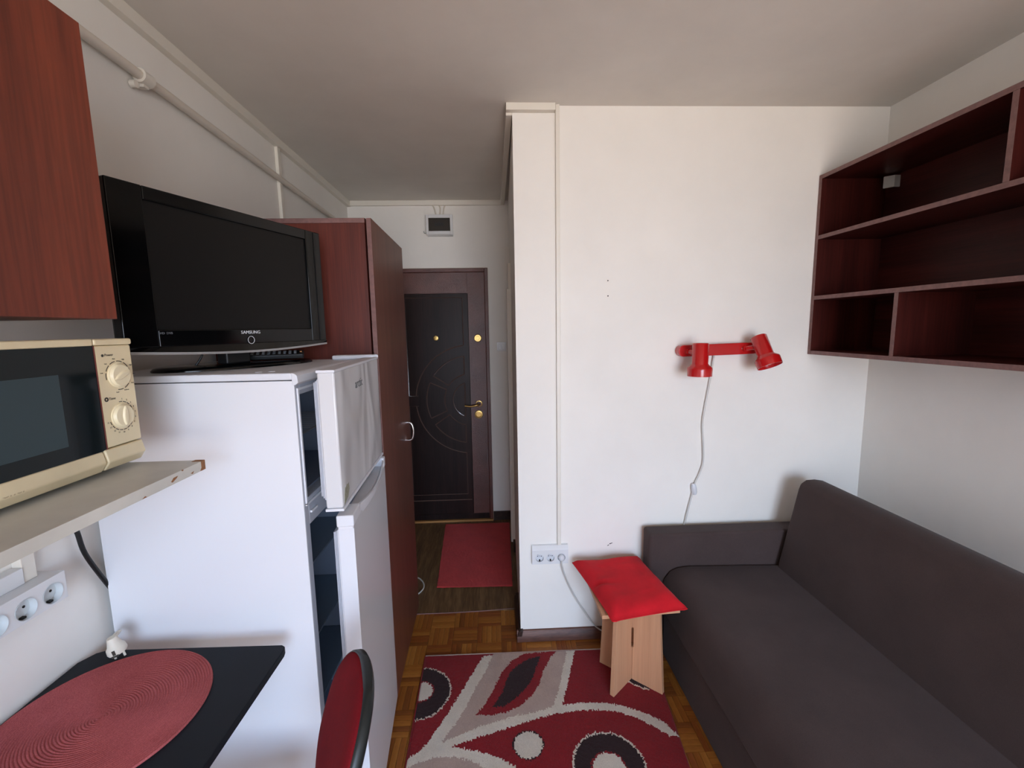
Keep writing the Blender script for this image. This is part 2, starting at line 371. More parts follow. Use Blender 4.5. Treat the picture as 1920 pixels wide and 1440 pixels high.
# ================================================================ HALL DOOR
d1 = empty('door_1', (-.395, YD, 0)); tag(d1, kind='structure')
yl = 3.474
part('steel_frame', MB().box(-.755, -.715, yl-.012, YD+.08, .018, 2.05).box(-.062, -.035, yl-.012, YD+.08, .018, 2.05).box(-.715, -.062, yl-.012, YD+.08, 2.02, 2.05), M['steel'], d1, bevel=.004)
lf = part('door_leaf', bx(-.715, -.062, yl, YD+.06, .018, 2.02), M['steel'], d1, bevel=.003)
part('door_band', bx(-.715, -.196, yl-.005, yl, 1.862, 2.018), M['steel'], d1, bevel=.002)
part('door_panel', bx(-.713, -.194, yl-.014, yl, .07, 1.858), M['doormdf'], d1, bevel=.004)
part('kick_rail', bx(-.713, -.066, yl-.006, yl, .02, .066), M['doormdf'], d1, bevel=.002)
cx, cz, xr, yp = -.19, 1.022, -.238, yl-.0145
def arc(r, a0, a1, n=26): return [(cx+r*math.cos(math.radians(a0+(a1-a0)*i/n)), cz+r*math.sin(math.radians(a0+(a1-a0)*i/n))) for i in range(n+1)]
def ax_(r): return math.degrees(math.acos((xr-cx)/r))
def groove(pts): part('moulding', MB().tube([(x, yp, z) for x, z in pts], .0052, 6, smooth=1), M['groove'], d1, smooth=True)
groove([(-.607, 1.062), (-.682, 1.062), (-.682, 1.826), (xr, 1.826)]+[(xr, 1.46)]+arc(.437, 97, 175))
groove([(-.607, .98), (-.682, .98), (-.682, .24), (xr, .24), (xr, .59)]+arc(.437, 263, 185))
a2, a3 = ax_(.352), ax_(.21)
groove(arc(.352, a2, 146)+arc(.21, 146, a3)+[(xr, cz+.352*math.sin(math.radians(a2)))])
groove(arc(.352, 156, 204)+arc(.21, 204, 156)+[arc(.352, 156, 157)[0]])
groove(arc(.352, 360-a2, 214)+arc(.21, 214, 360-a3)+[(xr, cz-.352*math.sin(math.radians(a2)))])
ai = ax_(.143); groove(arc(.143, ai, 360-ai)+[(xr, cz+.143*math.sin(math.radians(ai)))])
groove([(-.70, .19), (-.205, .19)])
part('peephole', MB().lathe((-.452, yl-.014, 1.516), (0, -1, 0), [(.0, .006), (.008, .006), (.018, .005), (.021, 0)], 24), M['brass'], d1, smooth=True)
tag(part('night_latch', MB().lathe((-.125, yl, 1.51), (0, -1, 0), [(.001, .012), (.014, .012), (.015, .006), (.026, .006), (.031, 0)], 28), M['brass'], d1, smooth=True), 'round brass upper lock')
tag(part('lock_rose', MB().lathe((-.133, yl, .898), (0, -1, 0), [(.001, .005), (.02, .005), (.022, .009), (.031, .008), (.034, 0)], 28).box(-.136, -.130, yl-.010, yl-.004, .885, .908), M['brass'], d1, smooth=True), 'round brass lower lock rose')
part('door_handle', MB().lathe((-.129, yl, .985), (0, -1, 0), [(.02, .008), (.026, .007), (.028, 0)], 24).tube([(-.129, yl, .985), (-.129, yl-.04, .985), (-.15, yl-.05, .98), (-.19, yl-.05, .972), (-.24, yl-.046, .977)], .0075, 10), M['brass'], d1, smooth=True)
ed = MB(); n = 44
tp = [(-.755+.72*i/n, 2.052-.012*abs(math.sin(i*1.7)*math.cos(i*.9))-.006) for i in range(n+1)]
for i in range(n): ed.add([(tp[i][0], YD-.004, 2.056), (tp[i+1][0], YD-.004, 2.056), (tp[i+1][0], YD-.004, tp[i+1][1]), (tp[i][0], YD-.004, tp[i][1]), (tp[i][0], YD+.004, 2.056), (tp[i+1][0], YD+.004, 2.056), (tp[i+1][0], YD+.004, tp[i+1][1]), (tp[i][0], YD+.004, tp[i][1])], [(0, 1, 2, 3), (7, 6, 5, 4), (3, 2, 6, 7), (0, 4, 5, 1)])
for i in range(60):
    z0, z1 = .02+2.03*i/60, .02+2.03*(i+1)/60; w0, w1 = [.038+.006*math.sin(k*2.3)*math.sin(k*.7) for k in (i, i+1)]
    ed.add([(-.03, YD-.004, z0), (-.03, YD-.004, z1), (-w1, YD-.004, z1), (-w0, YD-.004, z0), (-w1, YD+.004, z1), (-w0, YD+.004, z0)], [(0, 1, 2, 3), (3, 2, 4, 5)])
part('ragged_plaster_edge', ed, M['trim'], d1)

# ================================================================ FUSE BOX + SWITCH
fb = thing('fuse_box', 'small white fuse box with smoked window above the entrance door', 'fuse box', (-.388, YD, 2.285))
part('box_body', bx(-.482, -.290, 3.415, YD, 2.287, 2.436), M['white'], fb, bevel=.004)
part('cover_frame', MB().box(-.484, -.466, 3.402, 3.418, 2.29, 2.432).box(-.306, -.286, 3.402, 3.418, 2.29, 2.432).box(-.466, -.306, 3.402, 3.418, 2.408, 2.432).box(-.466, -.306, 3.402, 3.418, 2.29, 2.314), M['white'], fb, bevel=.002)
wd = part('smoked_window', bx(-.466, -.306, 3.407, 3.414, 2.314, 2.408), plain('smoked_plastic', (58, 54, 50), .2), fb)
for i in range(4): part('breaker', bx(-.422+i*.018, -.407+i*.018, 3.4045, 3.408, 2.352, 2.374), M['dark'], wd)
for pts in ([(-.441, 2.52), (-.425, 2.49), (-.411, 2.43)], [(-.394, 2.52), (-.381, 2.493), (-.388, 2.43)], [(-.342, 2.52), (-.354, 2.49), (-.361, 2.43)]):
    part('wire', MB().tube([(x, 3.466, z) for x, z in pts], .005, 8), M['pipe'], fb, smooth=True)
part('hook', MB().tube([(-.482, 3.44, 2.308), (-.498, 3.44, 2.306), (-.508, 3.44, 2.312), (-.506, 3.44, 2.322)], .003, 8), M['silver'], fb, smooth=True)
sw = thing('light_switch', 'white light switch on the wall right of the entrance door', 'light switch', (.06, YD, 1.40))
part('switch_plate', bx(.025, .098, YD-.01, YD, 1.405, 1.475), M['white'], sw, bevel=.003)
part('rocker', bx(.035, .06, YD-.014, YD-.01, 1.415, 1.465), M['white'], sw, bevel=.002); part('rocker', bx(.063, .088, YD-.014, YD-.01, 1.415, 1.465), M['white'], sw, bevel=.002)

# ================================================================ PIPE ON LEFT WALL
pp = thing('wall_pipe', 'thin cream-painted pipe running along the left wall below the ceiling', 'pipe', (XL+.03, 2.0, 2.34))
part('pipe_run', MB().tube([(XL+.026, .0, 2.388), (XL+.026, 1.4, 2.366), (XL+.026, 2.5, 2.345), (XL+.024, 3.46, 2.328)], .014, 14), M['pipe'], pp, smooth=True)
part('pipe_clip', MB().cyl((XL+.026, 1.475, 2.364), (XL+.026, 1.515, 2.363), .021, seg=16).box(XL, XL+.03, 1.485, 1.505, 2.335, 2.352).cyl((XL+.004, 1.47, 2.335), (XL+.02, 1.47, 2.335), .011, seg=12), M['trim'], pp, smooth=True)

# ================================================================ WARDROBE
wr = thing('wardrobe', 'tall mahogany-veneer wardrobe standing between the fridge and the entrance door', 'wardrobe', (-.77, 2.02, 0))
E_ = [M['mah'], M['edge']]
part('side_panel', bx(-1.06, -.472, 1.712, 1.73, 0, 1.982), M['mah'], wr, bevel=.001)
part('side_panel', bx(-1.06, -.472, 2.312, 2.33, 0, 1.982), M['mah'], wr, bevel=.001)
tag(part('top_panel', bx(-1.06, -.470, 1.710, 2.332, 1.982, 2.0), [M['mah'], M['edge']], wr, bevel=.001, edge=(0, -1, 0)), 'top board with mauve edge band')
part('back_panel', bx(-1.06, -1.052, 1.73, 2.312, 0, 1.982), M['mah'], wr)
part('bottom_panel', bx(-1.052, -.472, 1.73, 2.312, .05, .068), M['mah'], wr)
part('shelf', bx(-1.052, -.49, 1.73, 2.312, 1.6, 1.618), M['mah'], wr)
wdr = part('door', MB().add([(-.4655, 1.713, .02), (-.4475, 1.712, .02), (-.461, 2.336, .02), (-.479+.013, 2.337, .02), (-.4655, 1.713, 2.0), (-.4475, 1.712, 2.0), (-.461, 2.336, 2.0), (-.466, 2.337, 2.0)],
    [(0, 3, 2, 1), (4, 5, 6, 7), (0, 1, 5, 4), (1, 2, 6, 5), (2, 3, 7, 6), (3, 0, 4, 7)]), [M['mahdoor'], M['edge']], wr, bevel=.001, edge=(0, -1, 0))
part('handle', MB().tube([(-.462, 2.245, 1.108), (-.437, 2.245, 1.10), (-.428, 2.245, 1.06), (-.437, 2.245, 1.02), (-.462, 2.245, 1.012)], .0055, 10), M['chrome'], wdr, smooth=True)

# ================================================================ FRIDGE
fr = thing('fridge', 'white two-door fridge-freezer with both doors ajar beside the wardrobe', 'fridge', (-.79, 1.42, 0))
X0, X1, Y0, Y1 = -1.06, -.522, 1.15, 1.69; t = .03
part('side_panel', bx(X0, X1, Y0, Y0+.004, .03, 1.457), M['fridge'], fr, bevel=.001)
part('side_panel', bx(X0, X1, Y1-.004, Y1, .03, 1.457), M['fridge'], fr, bevel=.001)
ca = MB()
ca.box(X0, X1, Y0+.004, Y0+t, .03, 1.457).box(X0, X1, Y1-t, Y1-.004, .03, 1.457).box(X0, X0+.05, Y0+t, Y1-t, .03, 1.457)
ca.box(X0+.05, X1, Y0+t, Y1-t, 1.417, 1.457).box(X0+.05, X1, Y0+t, Y1-t, 1.052, 1.13).box(X0+.05, X1, Y0+t, Y1-t, .03, .16)
part('cabinet', ca, M['gask'], fr, bevel=.002)
lm = MB()
for z0, z1 in ((1.13, 1.417), (.16, 1.052)):
    lm.box(X0+.05, X0+.055, Y0+t, Y1-t, z0, z1).box(X0+.05, X1-.03, Y0+t, Y0+t+.004, z0, z1).box(X0+.05, X1-.03, Y1-t-.004, Y1-t, z0, z1).box(X0+.05, X1-.03, Y0+t, Y1-t, z1-.004, z1).box(X0+.05, X1-.03, Y0+t, Y1-t, z0, z0+.004)
part('liner', lm, M['fin'], fr)
part('door_rim', MB().box(X1, X1+.004, Y0+.012, Y0+.018, 1.115, 1.43).box(X1, X1+.004, Y0+.012, Y1-.02, 1.43, 1.436).box(X1, X1+.004, Y0+.012, Y1-.02, 1.112, 1.118), M['fplast'], fr)
part('latch', bx(X1, X1+.006, 1.185, 1.225, 1.083, 1.089), M['fplast'], fr, bevel=.001)
wr_ = MB()
for i in range(14): y = 1.20+i*.034; wr_.cyl((X0+.07, y, 1.285), (X1-.05, y, 1.285), .002, seg=6)
wr_.cyl((X1-.05, 1.185, 1.285), (X1-.05, 1.655, 1.285), .003, seg=6).cyl((X0+.3, 1.185, 1.285), (X0+.3, 1.655, 1.285), .003, seg=6)
part('wire_shelf', wr_, M['silver'], fr)
for z in (.86, .62, .4): part('glass_shelf', bx(X0+.06, X1-.06, Y0+t+.005, Y1-t-.005, z, z+.006), plain('shelf_glass', (120, 134, 150), .15), fr)
part('lid', MB().box(X0, X1-.004, Y0-.002, Y1, 1.459, 1.478), M['fplast'], fr, bevel=.004)
part('lid_front', MB().prism([(X1-.004, 1.478), (X1+.004, 1.476), (X1+.010, 1.470), (X1+.012, 1.452), (X1+.004, 1.446), (X1-.004, 1.446)], 'y', Y0-.002, Y1), M['fplast'], fr, bevel=.001)
part('hinge_cover', MB().prism([(-.600, 1.640), (-.455, 1.662), (-.440, 1.690), (-.600, 1.690)], 'z', 1.478, 1.494), M['fplast'], fr, bevel=.006, seg=3)
for y, x in ((1.19, -.63), (1.20, -.60)): part('top_cap', MB().lathe((x, y, 1.478), (0, 0, 1), [(.009, 0), (.008, .0015), (.001, .002)], 16), M['fplast'], fr)
for x in (X0+.05, X1-.05):
    for y in (Y0+.05, Y1-.05): part('foot', MB().cyl((x, y, 0), (x, y, .03), .02, seg=14), M['dark'], fr)
def fdoor(z0, z1, xn, xf, th, mat, name, lab):
    d = Vector((xf-xn, Y1-Y0, 0)).normalized(); n = Vector((d.y, -d.x, 0)); A = Vector((xn, Y0-.002, 0)); L = Y1-Y0+.002
    m = Matrix((Vector((d.x, d.y, 0)), n, Vector((0, 0, 1)))).transposed().to_4x4(); m.translation = A
    o = tag(part(name, bx(0, L, -th, 0, z0, z1).xf(m), mat, fr, bevel=.005, seg=3), lab)
    part('door_liner', bx(.012, L-.012, -th-.006, -th, z0+.02, z1-.02).xf(m), M['fplast'], o, bevel=.002)
    part('gasket', MB().box(.016, L-.016, -th-.011, -th-.007, z0+.024, z1-.024).box(.020, L-.020, -th-.017, -th-.012, z0+.028, z1-.028).xf(m), M['gask'], o, bevel=.001)
    return o, m, L, d, n
dm, m1, L1, dd1, n1 = fdoor(1.108, 1.478, -.417, -.446, .044, M['dent'], 'freezer_door', 'upper freezer door with dented front')
part('door_lip', bx(-.003, L1, -.046, .003, 1.100, 1.108).xf(m1), M['fplast'], dm, bevel=.002)
part('door_cap', bx(-.002, L1, -.046, .002, 1.476, 1.484).xf(m1), M['fplast'], dm, bevel=.002)
tb = text_mb('arctic', .040, m1 @ Vector((.245, .0006, 1.420)), dd1, (0, 0, 1)); part('lettering', tb, M['greyprint'], dm)
pch = [(.012, 1.112), (.05, 1.122), (.068, 1.140), (.062, 1.158), (.054, 1.154), (.046, 1.160), (.038, 1.153), (.028, 1.156), (.020, 1.140)]
tag(part('worn_patch', MB().prism([(a, b) for a, b in pch], 'y', .0002, .0012).xf(m1), plain('bare_filler', (146, 146, 128), .8, nz=120), dm), 'chipped grey patch')
dl, m2, L2, dd2, n2 = fdoor(.045, 1.062, -.393, -.440, .042, M['fridge'], 'fridge_door', 'lower fridge door standing ajar')
part('door_cap', bx(-.002, .085, -.044, .002, 1.055, 1.088).xf(m2), M['fplast'], dl, bevel=.004)
part('door_cap', bx(L2-.03, L2+.001, -.044, .002, 1.055, 1.094).xf(m2), M['fplast'], dl, bevel=.004)
gp = MB(); N = 24
for i in range(N):
    s0, s1 = .085+(L2-.115)*i/N, .085+(L2-.115)*(i+1)/N
    def hz(s): u = (s-.085)/(L2-.115); return 1.086-.016*math.sin(PI*u), .002+.014*math.sin(PI*u)
    (za, oa), (zb, ob) = hz(s0), hz(s1)
    gp.add([(s0, oa-.006, 1.045), (s1, ob-.006, 1.045), (s1, ob, za*0+zb), (s0, oa, za), (s0, oa-.006, za), (s1, ob-.006, zb), (s0, -.010, 1.045), (s1, -.010, 1.045)],
           [(0, 1, 2, 3), (3, 2, 5, 4), (0, 6, 7, 1), (4, 5, 7, 6)])
part('grip', gp.xf(m2), M['fplast'], dl)
part('kick_plate', bx(X1-.03, X1+.0, Y0+.01, Y1-.01, .0, .04), M['gask'], fr)
part('door_trim', bx(-.001, .001, -.04, .0015, .047, 1.05).xf(m2), M['fplast'], dl)

# ================================================================ TELEVISION (turned towards the room) and remote
tv = thing('television', 'black flat-screen television standing on top of the fridge', 'television', (-.775, 1.365, 1.478))
A = Vector((-.82, 1.01, 0)); d = Vector((.3494, .937, 0)).normalized(); n = Vector((d.y, -d.x, 0))
mt = Matrix((d, n, Vector((0, 0, 1)))).transposed().to_4x4(); mt.translation = A
bz = MB()
def slab(a, b, z0, z1, y0=-.03, y1=0): return bz.box(a, b, y0, y1, z0, z1)
slab(.0, .0735, 1.552, 1.922); slab(.5665, .632, 1.552, 1.922); slab(.0735, .5665, 1.8905, 1.922); slab(.0735, .5665, 1.552, 1.594)
part('bezel', bz.xf(mt), M['black'], tv, bevel=.003)
part('housing', MB().box(.012, .62, -.058, -.03, 1.556, 1.912).box(.12, .51, -.09, -.058, 1.60, 1.86).xf(mt), M['dark'], tv, bevel=.008)
part('screen', bx(.0735, .5665, -.012, -.006, 1.594, 1.8905).xf(mt), M['screen'], tv)
part('side_strip', MB().box(.6, .604, 0, .002, 1.556, 1.92).xf(mt), M['dark'], tv)
bot = MB(); cl = MB(); n_ = 24
for i in range(n_):
    u0, u1 = i/n_, (i+1)/n_; x0, x1 = .632*u0, .632*u1
    def zb(u): return 1.545-.012*math.sin(PI*u)
    def yo(u): return .010*math.sin(PI*u)
    bot.add([(x0, yo(u0), zb(u0)), (x1, yo(u1), zb(u1)), (x1, 0.0005, 1.553), (x0, .0005, 1.553), (x0, -.03, zb(u0)), (x1, -.03, zb(u1)), (x1, -.03, 1.553), (x0, -.03, 1.553)], [(0, 1, 2, 3), (0, 4, 5, 1), (4, 7, 6, 5)])
    cl.add([(x0, yo(u0)+.001, zb(u0)), (x1, yo(u1)+.001, zb(u1)), (x1, yo(u1)+.001, zb(u1)-.006), (x0, yo(u0)+.001, zb(u0)-.006), (x0, -.028, zb(u0)-.006), (x1, -.028, zb(u1)-.006)], [(0, 1, 2, 3), (3, 2, 5, 4)])
part('speaker_panel', bot.xf(mt), M['black'], tv); part('silver_trim', cl.xf(mt), M['silver'], tv)
part('logo', text_mb('SAMSUNG', .0125, mt @ Vector((.323, .0012, 1.5845)), d, (0, 0, 1), .0005, sx=1.12), M['print'], tv)
part('power_ring', ring_mb(mt @ Vector((.321, .0022, 1.5625)), d, (0, 0, 1), .0105, .0014), M['print'], tv)
part('badge', text_mb('HD  DVB', .0075, mt @ Vector((.090, .0012, 1.5855)), d, (0, 0, 1)), M['greyprint'], tv)
part('neck', MB().box(.285, .365, -.095, -.055, 1.493, 1.60).xf(mt), M['dark'], tv, bevel=.006)
bd = Vector((.59, .807, 0)).normalized(); bn = Vector((bd.y, -bd.x, 0)); bc = Vector((-.800, 1.415, 1.478))
st = MB(); prof = [(1, 0), (1.0, .35), (.97, .8), (.90, 1.0), (.0, 1.05)]; vs = []; fs = []; sg = 48
for r, h in prof:
    for i in range(sg):
        t_ = 2*PI*i/sg; vs.append(bc+bd*(.232*r*math.cos(t_))+bn*(.105*r*math.sin(t_))+Vector((0, 0, .014*h)))
for k in range(len(prof)-1): fs += [(k*sg+i, k*sg+(i+1) % sg, (k+1)*sg+(i+1) % sg, (k+1)*sg+i) for i in range(sg)]
fs.append(tuple(range(sg-1, -1, -1)))
part('stand_base', st.add(vs, fs), M['black'], tv, smooth=True, angle=60)
part('cable', MB().tube([(-.835, 1.30, 1.555), (-.85, 1.31, 1.52), (-.87, 1.30, 1.484)], .003, 8), M['dark'], tv, smooth=True)
rm = thing('remote_control', 'black remote control resting on the stand of the television', 'remote control', (-.735, 1.47, 1.494), rz=math.radians(22))
mr = WM[rm] @ Matrix.Rotation(math.radians(14), 4, 'X')
part('remote_body', bx(-.10, .10, -.024, .024, .006, .024).xf(mr), M['dark'], rm, bevel=.005)
ky = MB()
for i in range(11):
    for j in range(3): ky.box(-.085+i*.0155, -.077+i*.0155, -.018+j*.013, -.011+j*.013, .024, .0255)
part('buttons', ky.xf(mr), plain('grey_keys', (120, 122, 126), .5), rm)
part('power_key', bx(.088, .094, -.004, .003, .024, .026).xf(mr), plain('orange_key', (214, 150, 96), .5), rm)

# ================================================================ WALL CABINET, SHELF, MICROWAVE
wc = thing('wall_cabinet', 'mahogany-veneer wall cabinet hanging above the microwave', 'cabinet', (-.92, .55, 1.615))
part('side_panel', bx(XL, -.768, .897, .915, 1.615, 2.155), M['mahcab'], wc, bevel=.001); part('side_panel', bx(XL, -.768, .115, .133, 1.615, 2.155), M['mahcab'], wc, bevel=.001)
part('bottom_panel', bx(XL, -.768, .133, .897, 1.615, 1.633), [M['mahcab']], wc); part('top_panel', bx(XL, -.768, .133, .897, 2.137, 2.155), M['mahcab'], wc)
part('back_panel', bx(XL, XL+.006, .133, .897, 1.633, 2.137), M['mahcab'], wc)
part('door', bx(-.768, -.75, .518, .915, 1.615, 2.155), M['mahcab'], wc, bevel=.001); part('door', bx(-.768, -.75, .115, .514, 1.615, 2.155), M['mahcab'], wc, bevel=.001)

sh = thing('wall_shelf', 'worn white board shelf with chipped front edge under the microwave', 'shelf', (-.865, .5, 1.28))
part('shelf_board', bx(XL, -.65, .05, .972, 1.283, 1.304), M['board'], sh, bevel=.0008)
for pl in ([(.972, 1.304), (.972, 1.284), (.955, 1.284), (.962, 1.293), (.965, 1.304)], [(.900, 1.304), (.905, 1.304), (.904, 1.3015), (.901, 1.3018)], [(.868, 1.290), (.876, 1.296), (.888, 1.2965), (.884, 1.293), (.872, 1.288)], [(.925, 1.2885), (.935, 1.2905), (.931, 1.286)], [(.795, 1.284), (.802, 1.287), (.806, 1.284)]):
    part('chip', MB().prism(pl, 'x', -.6505, -.6494), M['chip'], sh)
part('chip', bx(-.67, -.6495, .960, .9725, 1.2835, 1.3045), M['chip'], sh)
part('bracket', bx(XL, -.76, .25, .27, 1.25, 1.283), M['fplast'], sh); part('bracket', bx(XL, -.95, .90, .92, 1.25, 1.283), M['fplast'], sh)

mw = thing('microwave', 'cream microwave oven with two round dials on the white shelf', 'microwave', (-.93, .73, 1.304))
xm = -.77
part('casing', bx(-1.065, -.80, .512, .958, 1.316, 1.571), M['cream'], mw, bevel=.004)
for x in (-1.03, -.83):
    for y in (.55, .92): part('foot', MB().cyl((x, y, 1.304), (x, y, 1.317), .012, seg=12), M['dark'], mw)
dr = part('door', MB().box(-.80, xm, .505, .8765, 1.563, 1.577).prism([(-.80, 1.316), (xm-.006, 1.316), (xm+.006, 1.334), (xm, 1.357), (-.80, 1.357)], 'y', .505, .866).box(-.80, xm, .505, .53, 1.357, 1.563), M['cream'], mw, bevel=.003)
part('door_glass', bx(-.80, xm-.001, .53, .8755, 1.357, 1.563), M['glass'], dr)
part('viewing_window', bx(-.775, xm-.0004, .55, .801, 1.385, 1.515), M['mesh'], dr)
pn = part('control_panel', MB().box(-.80, xm, .8775, .962, 1.360, 1.563), M['cream'], mw, bevel=.003)
part('panel_top', MB().box(-.80, xm+.001, .8775, .966, 1.5635, 1.5765), M['cream'], mw, bevel=.004, seg=3)
part('door_button', MB().prism([(-.80, 1.317), (xm-.004, 1.317), (xm+.008, 1.334), (xm+.002, 1.3585), (-.80, 1.3585)], 'y', .868, .960), M['cream'], mw, bevel=.003)
part('glass_edge', bx(xm-.002, xm+.0003, .8757, .8769, 1.358, 1.563), plain('red_seam', (110, 52, 44), .6), dr)
ry, uz = Vector((0, 1, 0)), Vector((0, 0, 1))
for (yc, zc, ang, r0, r1) in ((.9235, 1.5015, 24, -100, 200), (.919, 1.4185, 86, -165, 100)):
    kb = part('dial', MB().lathe((xm, yc, zc), (1, 0, 0), [(.0258, 0), (.0255, .002), (.0235, .003), (.0225, .0065), (.021, .008), (.0, .0075)], 40), M['creamlt'], mw, smooth=True, angle=35)
    ca_, sa_ = math.cos(math.radians(ang)), math.sin(math.radians(ang)); a_ = Vector((0, ca_, sa_)); b_ = Vector((0, -sa_, ca_)); C_ = Vector((xm+.0075, yc, zc))
    g = MB(); pr = [(-.0205, .0015), (-.012, .0058), (0, .0072), (.012, .0058), (.0205, .0015), (.012, -.0058), (0, -.0072), (-.012, -.0058)]
    g.add([C_+a_*u+b_*w for u, w in pr]+[C_+a_*u*.95+b_*w*.6+Vector((.0035, 0, 0)) for u, w in pr], [tuple(range(8, 16))]+[(i, (i+1) % 8, (i+1) % 8+8, i+8) for i in range(8)])
    part('grip_bar', g, M['creamlt'], kb, bevel=.0012)
    nseg = 9 if ang < 50 else 14
    mk = MB(); span = (r1-r0)/nseg
    for k in range(nseg):
        q0 = math.radians(r0+k*span); q1 = math.radians(r0+(k+.78)*span)
        q = ring_mb((xm, yc, zc), ry, uz, .0292, .0014, 6, q0, q1, .0004); mk.add(q.v, q.f)
        if ang > 50:
            num = ['15', '12', '11', '10', '9', '8', '7', '6', '5', '4', '3', '2', '1', '0'][min(k, 13)] if False else str([15, 13, 12, 11, 10, 9, 8, 7, 6, 5, 4, 3, 2, 1][k])
        else: num = ['Low', 'Defrost', 'Med', 'Med', 'High', 'High', 'Med', 'Def', 'Low'][k]
        aa = math.radians(r0+k*span)
        q = text_mb(num, .0048 if ang > 50 else .0036, (xm+.0001, yc+math.cos(aa)*.0345*(1 if ang > 50 else 1.12), zc+math.sin(aa)*.0345), ry, uz, .0002); mk.add(q.v, q.f)
    part('dial_scale', mk, M['ink'], pn)
part('lettering', text_mb('Power', .0075, (xm+.0002, .907, 1.544), ry, uz, .0002), M['ink'], pn); part('lettering', text_mb('Time', .0075, (xm+.0002, .902, 1.4565), ry, uz, .0002), M['ink'], pn)
part('symbol', MB().cyl((xm, .8925, 1.5435), (xm+.0005, .8925, 1.5435), .0028, seg=12), M['ink'], pn); part('symbol', ring_mb((xm, .8885, 1.4565), ry, uz, .0032, .0026), M['ink'], pn)
part('lettering', text_mb('Chef', .019, (xm+.0035, .695, 1.3395), ry, (-.45, 0, 1), .0003, shear=.35), plain('faint_print', (186, 168, 136), .5), dr)

# ================================================================ SOCKET STRIP, CORDS, PLUG
ss_ = thing('socket_strip', 'long white strip of round power sockets on the left wall under the shelf', 'socket strip', (-1.05, .82, .97))
sb = bx(XL, -1.0362, .62, 1.006, .972, 1.038)
for y in (.974, .916, .858, .80, .742): hole_plate(sb, (-1.02, y, 1.0), (0, 1, 0), (0, 0, 1), .029, .029 if y < .97 else .032, .028, .038, .0225)
sb.add([(-1.02, .62, .972), (-1.02, .713, .972), (-1.02, .713, 1.038), (-1.02, .62, 1.038), (-1.0362, .62, .972), (-1.0362, .62, 1.038), (-1.02, 1.006, .972), (-1.02, 1.006, 1.038), (-1.0362, 1.006, .972), (-1.0362, 1.006, 1.038)],
    [(0, 1, 2, 3), (0, 3, 5, 4), (6, 8, 9, 7), (3, 7, 9, 5), (0, 4, 8, 6)])
part('strip_body', sb, M['white'], ss_)
for y in (.974, .916, .858, .80, .742):
    k = part('socket', MB().lathe((-1.0195, y, 1.0), (-1, 0, 0), [(.0232, -.001), (.0222, -.001), (.0212, .015), (.0, .015)], 28), plain('socket_well', (216, 222, 224), .3), ss_, smooth=True)
    part('contact', MB().cyl((-1.0352, y-.009, 1.001), (-1.0338, y-.009, 1.001), .003, seg=10).cyl((-1.0352, y+.009, 1.001), (-1.0338, y+.009, 1.001), .003, seg=10).box(-1.034, -1.026, y-.004, y+.004, .979, .983), M['hole'], k)
part('cable_duct', bx(XL, -1.058, .955, .985, 1.038, 1.283), M['trim'], ss_, bevel=.002); part('end_box', bx(XL, -1.055, .62, .955, 1.038, 1.075), M['white'], ss_, bevel=.002)
pc = thing('black_power_cord', 'black power cord hanging from the shelf down behind the fridge', 'cord', (-1.05, 1.1, .8))
part('cord_run', MB().tube([(-1.06, 1.02, 1.29), (-1.062, 1.065, 1.16), (-1.062, 1.090, 1.10), (-1.062, 1.104, 1.028), (-1.062, 1.145, .930), (-1.064, 1.195, .83), (-1.066, 1.24, .75)], .0055, 10), M['dark'], pc, smooth=True)
pg = thing('loose_plug', 'ivory mains plug standing on its pins on the black table by the wall', 'plug', (-.975, 1.055, .765))
mp = Matrix.Translation((-.972, 1.062, .765)) @ Matrix.Rotation(math.radians(25), 4, 'Z') @ Matrix.Rotation(math.radians(-12), 4, 'Y')
part('plug_body', MB().lathe((0, 0, .018), (0, 0, 1), [(.0, 0), (.019, 0), (.0205, .004), (.0195, .016), (.016, .020), (.013, .030), (.010, .043), (.0, .044)], 20).xf(mp), M['plugc'], pg, smooth=True)
for q in (-.0095, .0095): part('pin', MB().cyl((q, 0, .001), (q, 0, .02), .0026, seg=12).xf(mp), M['plugc'], pg, smooth=True)
part('earth_contact', MB().box(-.003, .003, -.0212, -.0185, .022, .034).box(-.007, .007, -.0215, -.019, .0165, .0205).xf(mp), M['ink'], pg)
part('plug_cord', MB().tube([mp @ Vector((0, 0, .042)), mp @ Vector((0, .004, .052)), (-.998, 1.098, .812), (-1.035, 1.122, .785), (-1.058, 1.138, .75), (-1.07, 1.16, .66)], .0032, 8), M['plugc'], pg, smooth=True)

# ================================================================ TABLE, PLACEMAT, CHAIR
tb_ = thing('table', 'small black-topped table against the left wall and the fridge', 'table', (-.81, .69, 0))
part('tabletop', MB().prism([(-1.068, .28), (-.570, .28), (-.570, .775), (-.563, 1.062), (-.566, 1.075), (-.576, 1.081), (-1.030, 1.092), (-1.050, 1.082), (-1.068, 1.05)], 'z', .745, .765), M['table'], tb_, bevel=.002)
for x in (-1.03, -.80):
    for y in (.33, .93): part('leg', MB().cyl((x, y, 0), (x, y, .70), .016, seg=16), M['dark'], tb_, smooth=True)
part('apron', MB().box(-1.04, -.78, .92, .94, .70, .745).box(-1.04, -.78, .32, .34, .70, .745).box(-1.04, -1.02, .34, .92, .70, .745).box(-.80, -.78, .34, .92, .70, .745), M['dark'], tb_)
pr = [(0.0005, .0035)]; R = .199; nr = 38
for k in range(nr):
    for q, hh in ((.18, .0042), (.5, .0055), (.82, .0042), (1.0, .0022)): pr.append(((k+q)*R/nr, hh))
pr += [(R, .0005), (.001, .0003)]
o = part('placemat', MB().lathe((-.8615, .878, .765), (0, 0, 1), pr, 96), M['placemat'], None, smooth=True, angle=180)
tag(o, 'round pinkish-red coiled placemat lying on the black table', 'placemat')

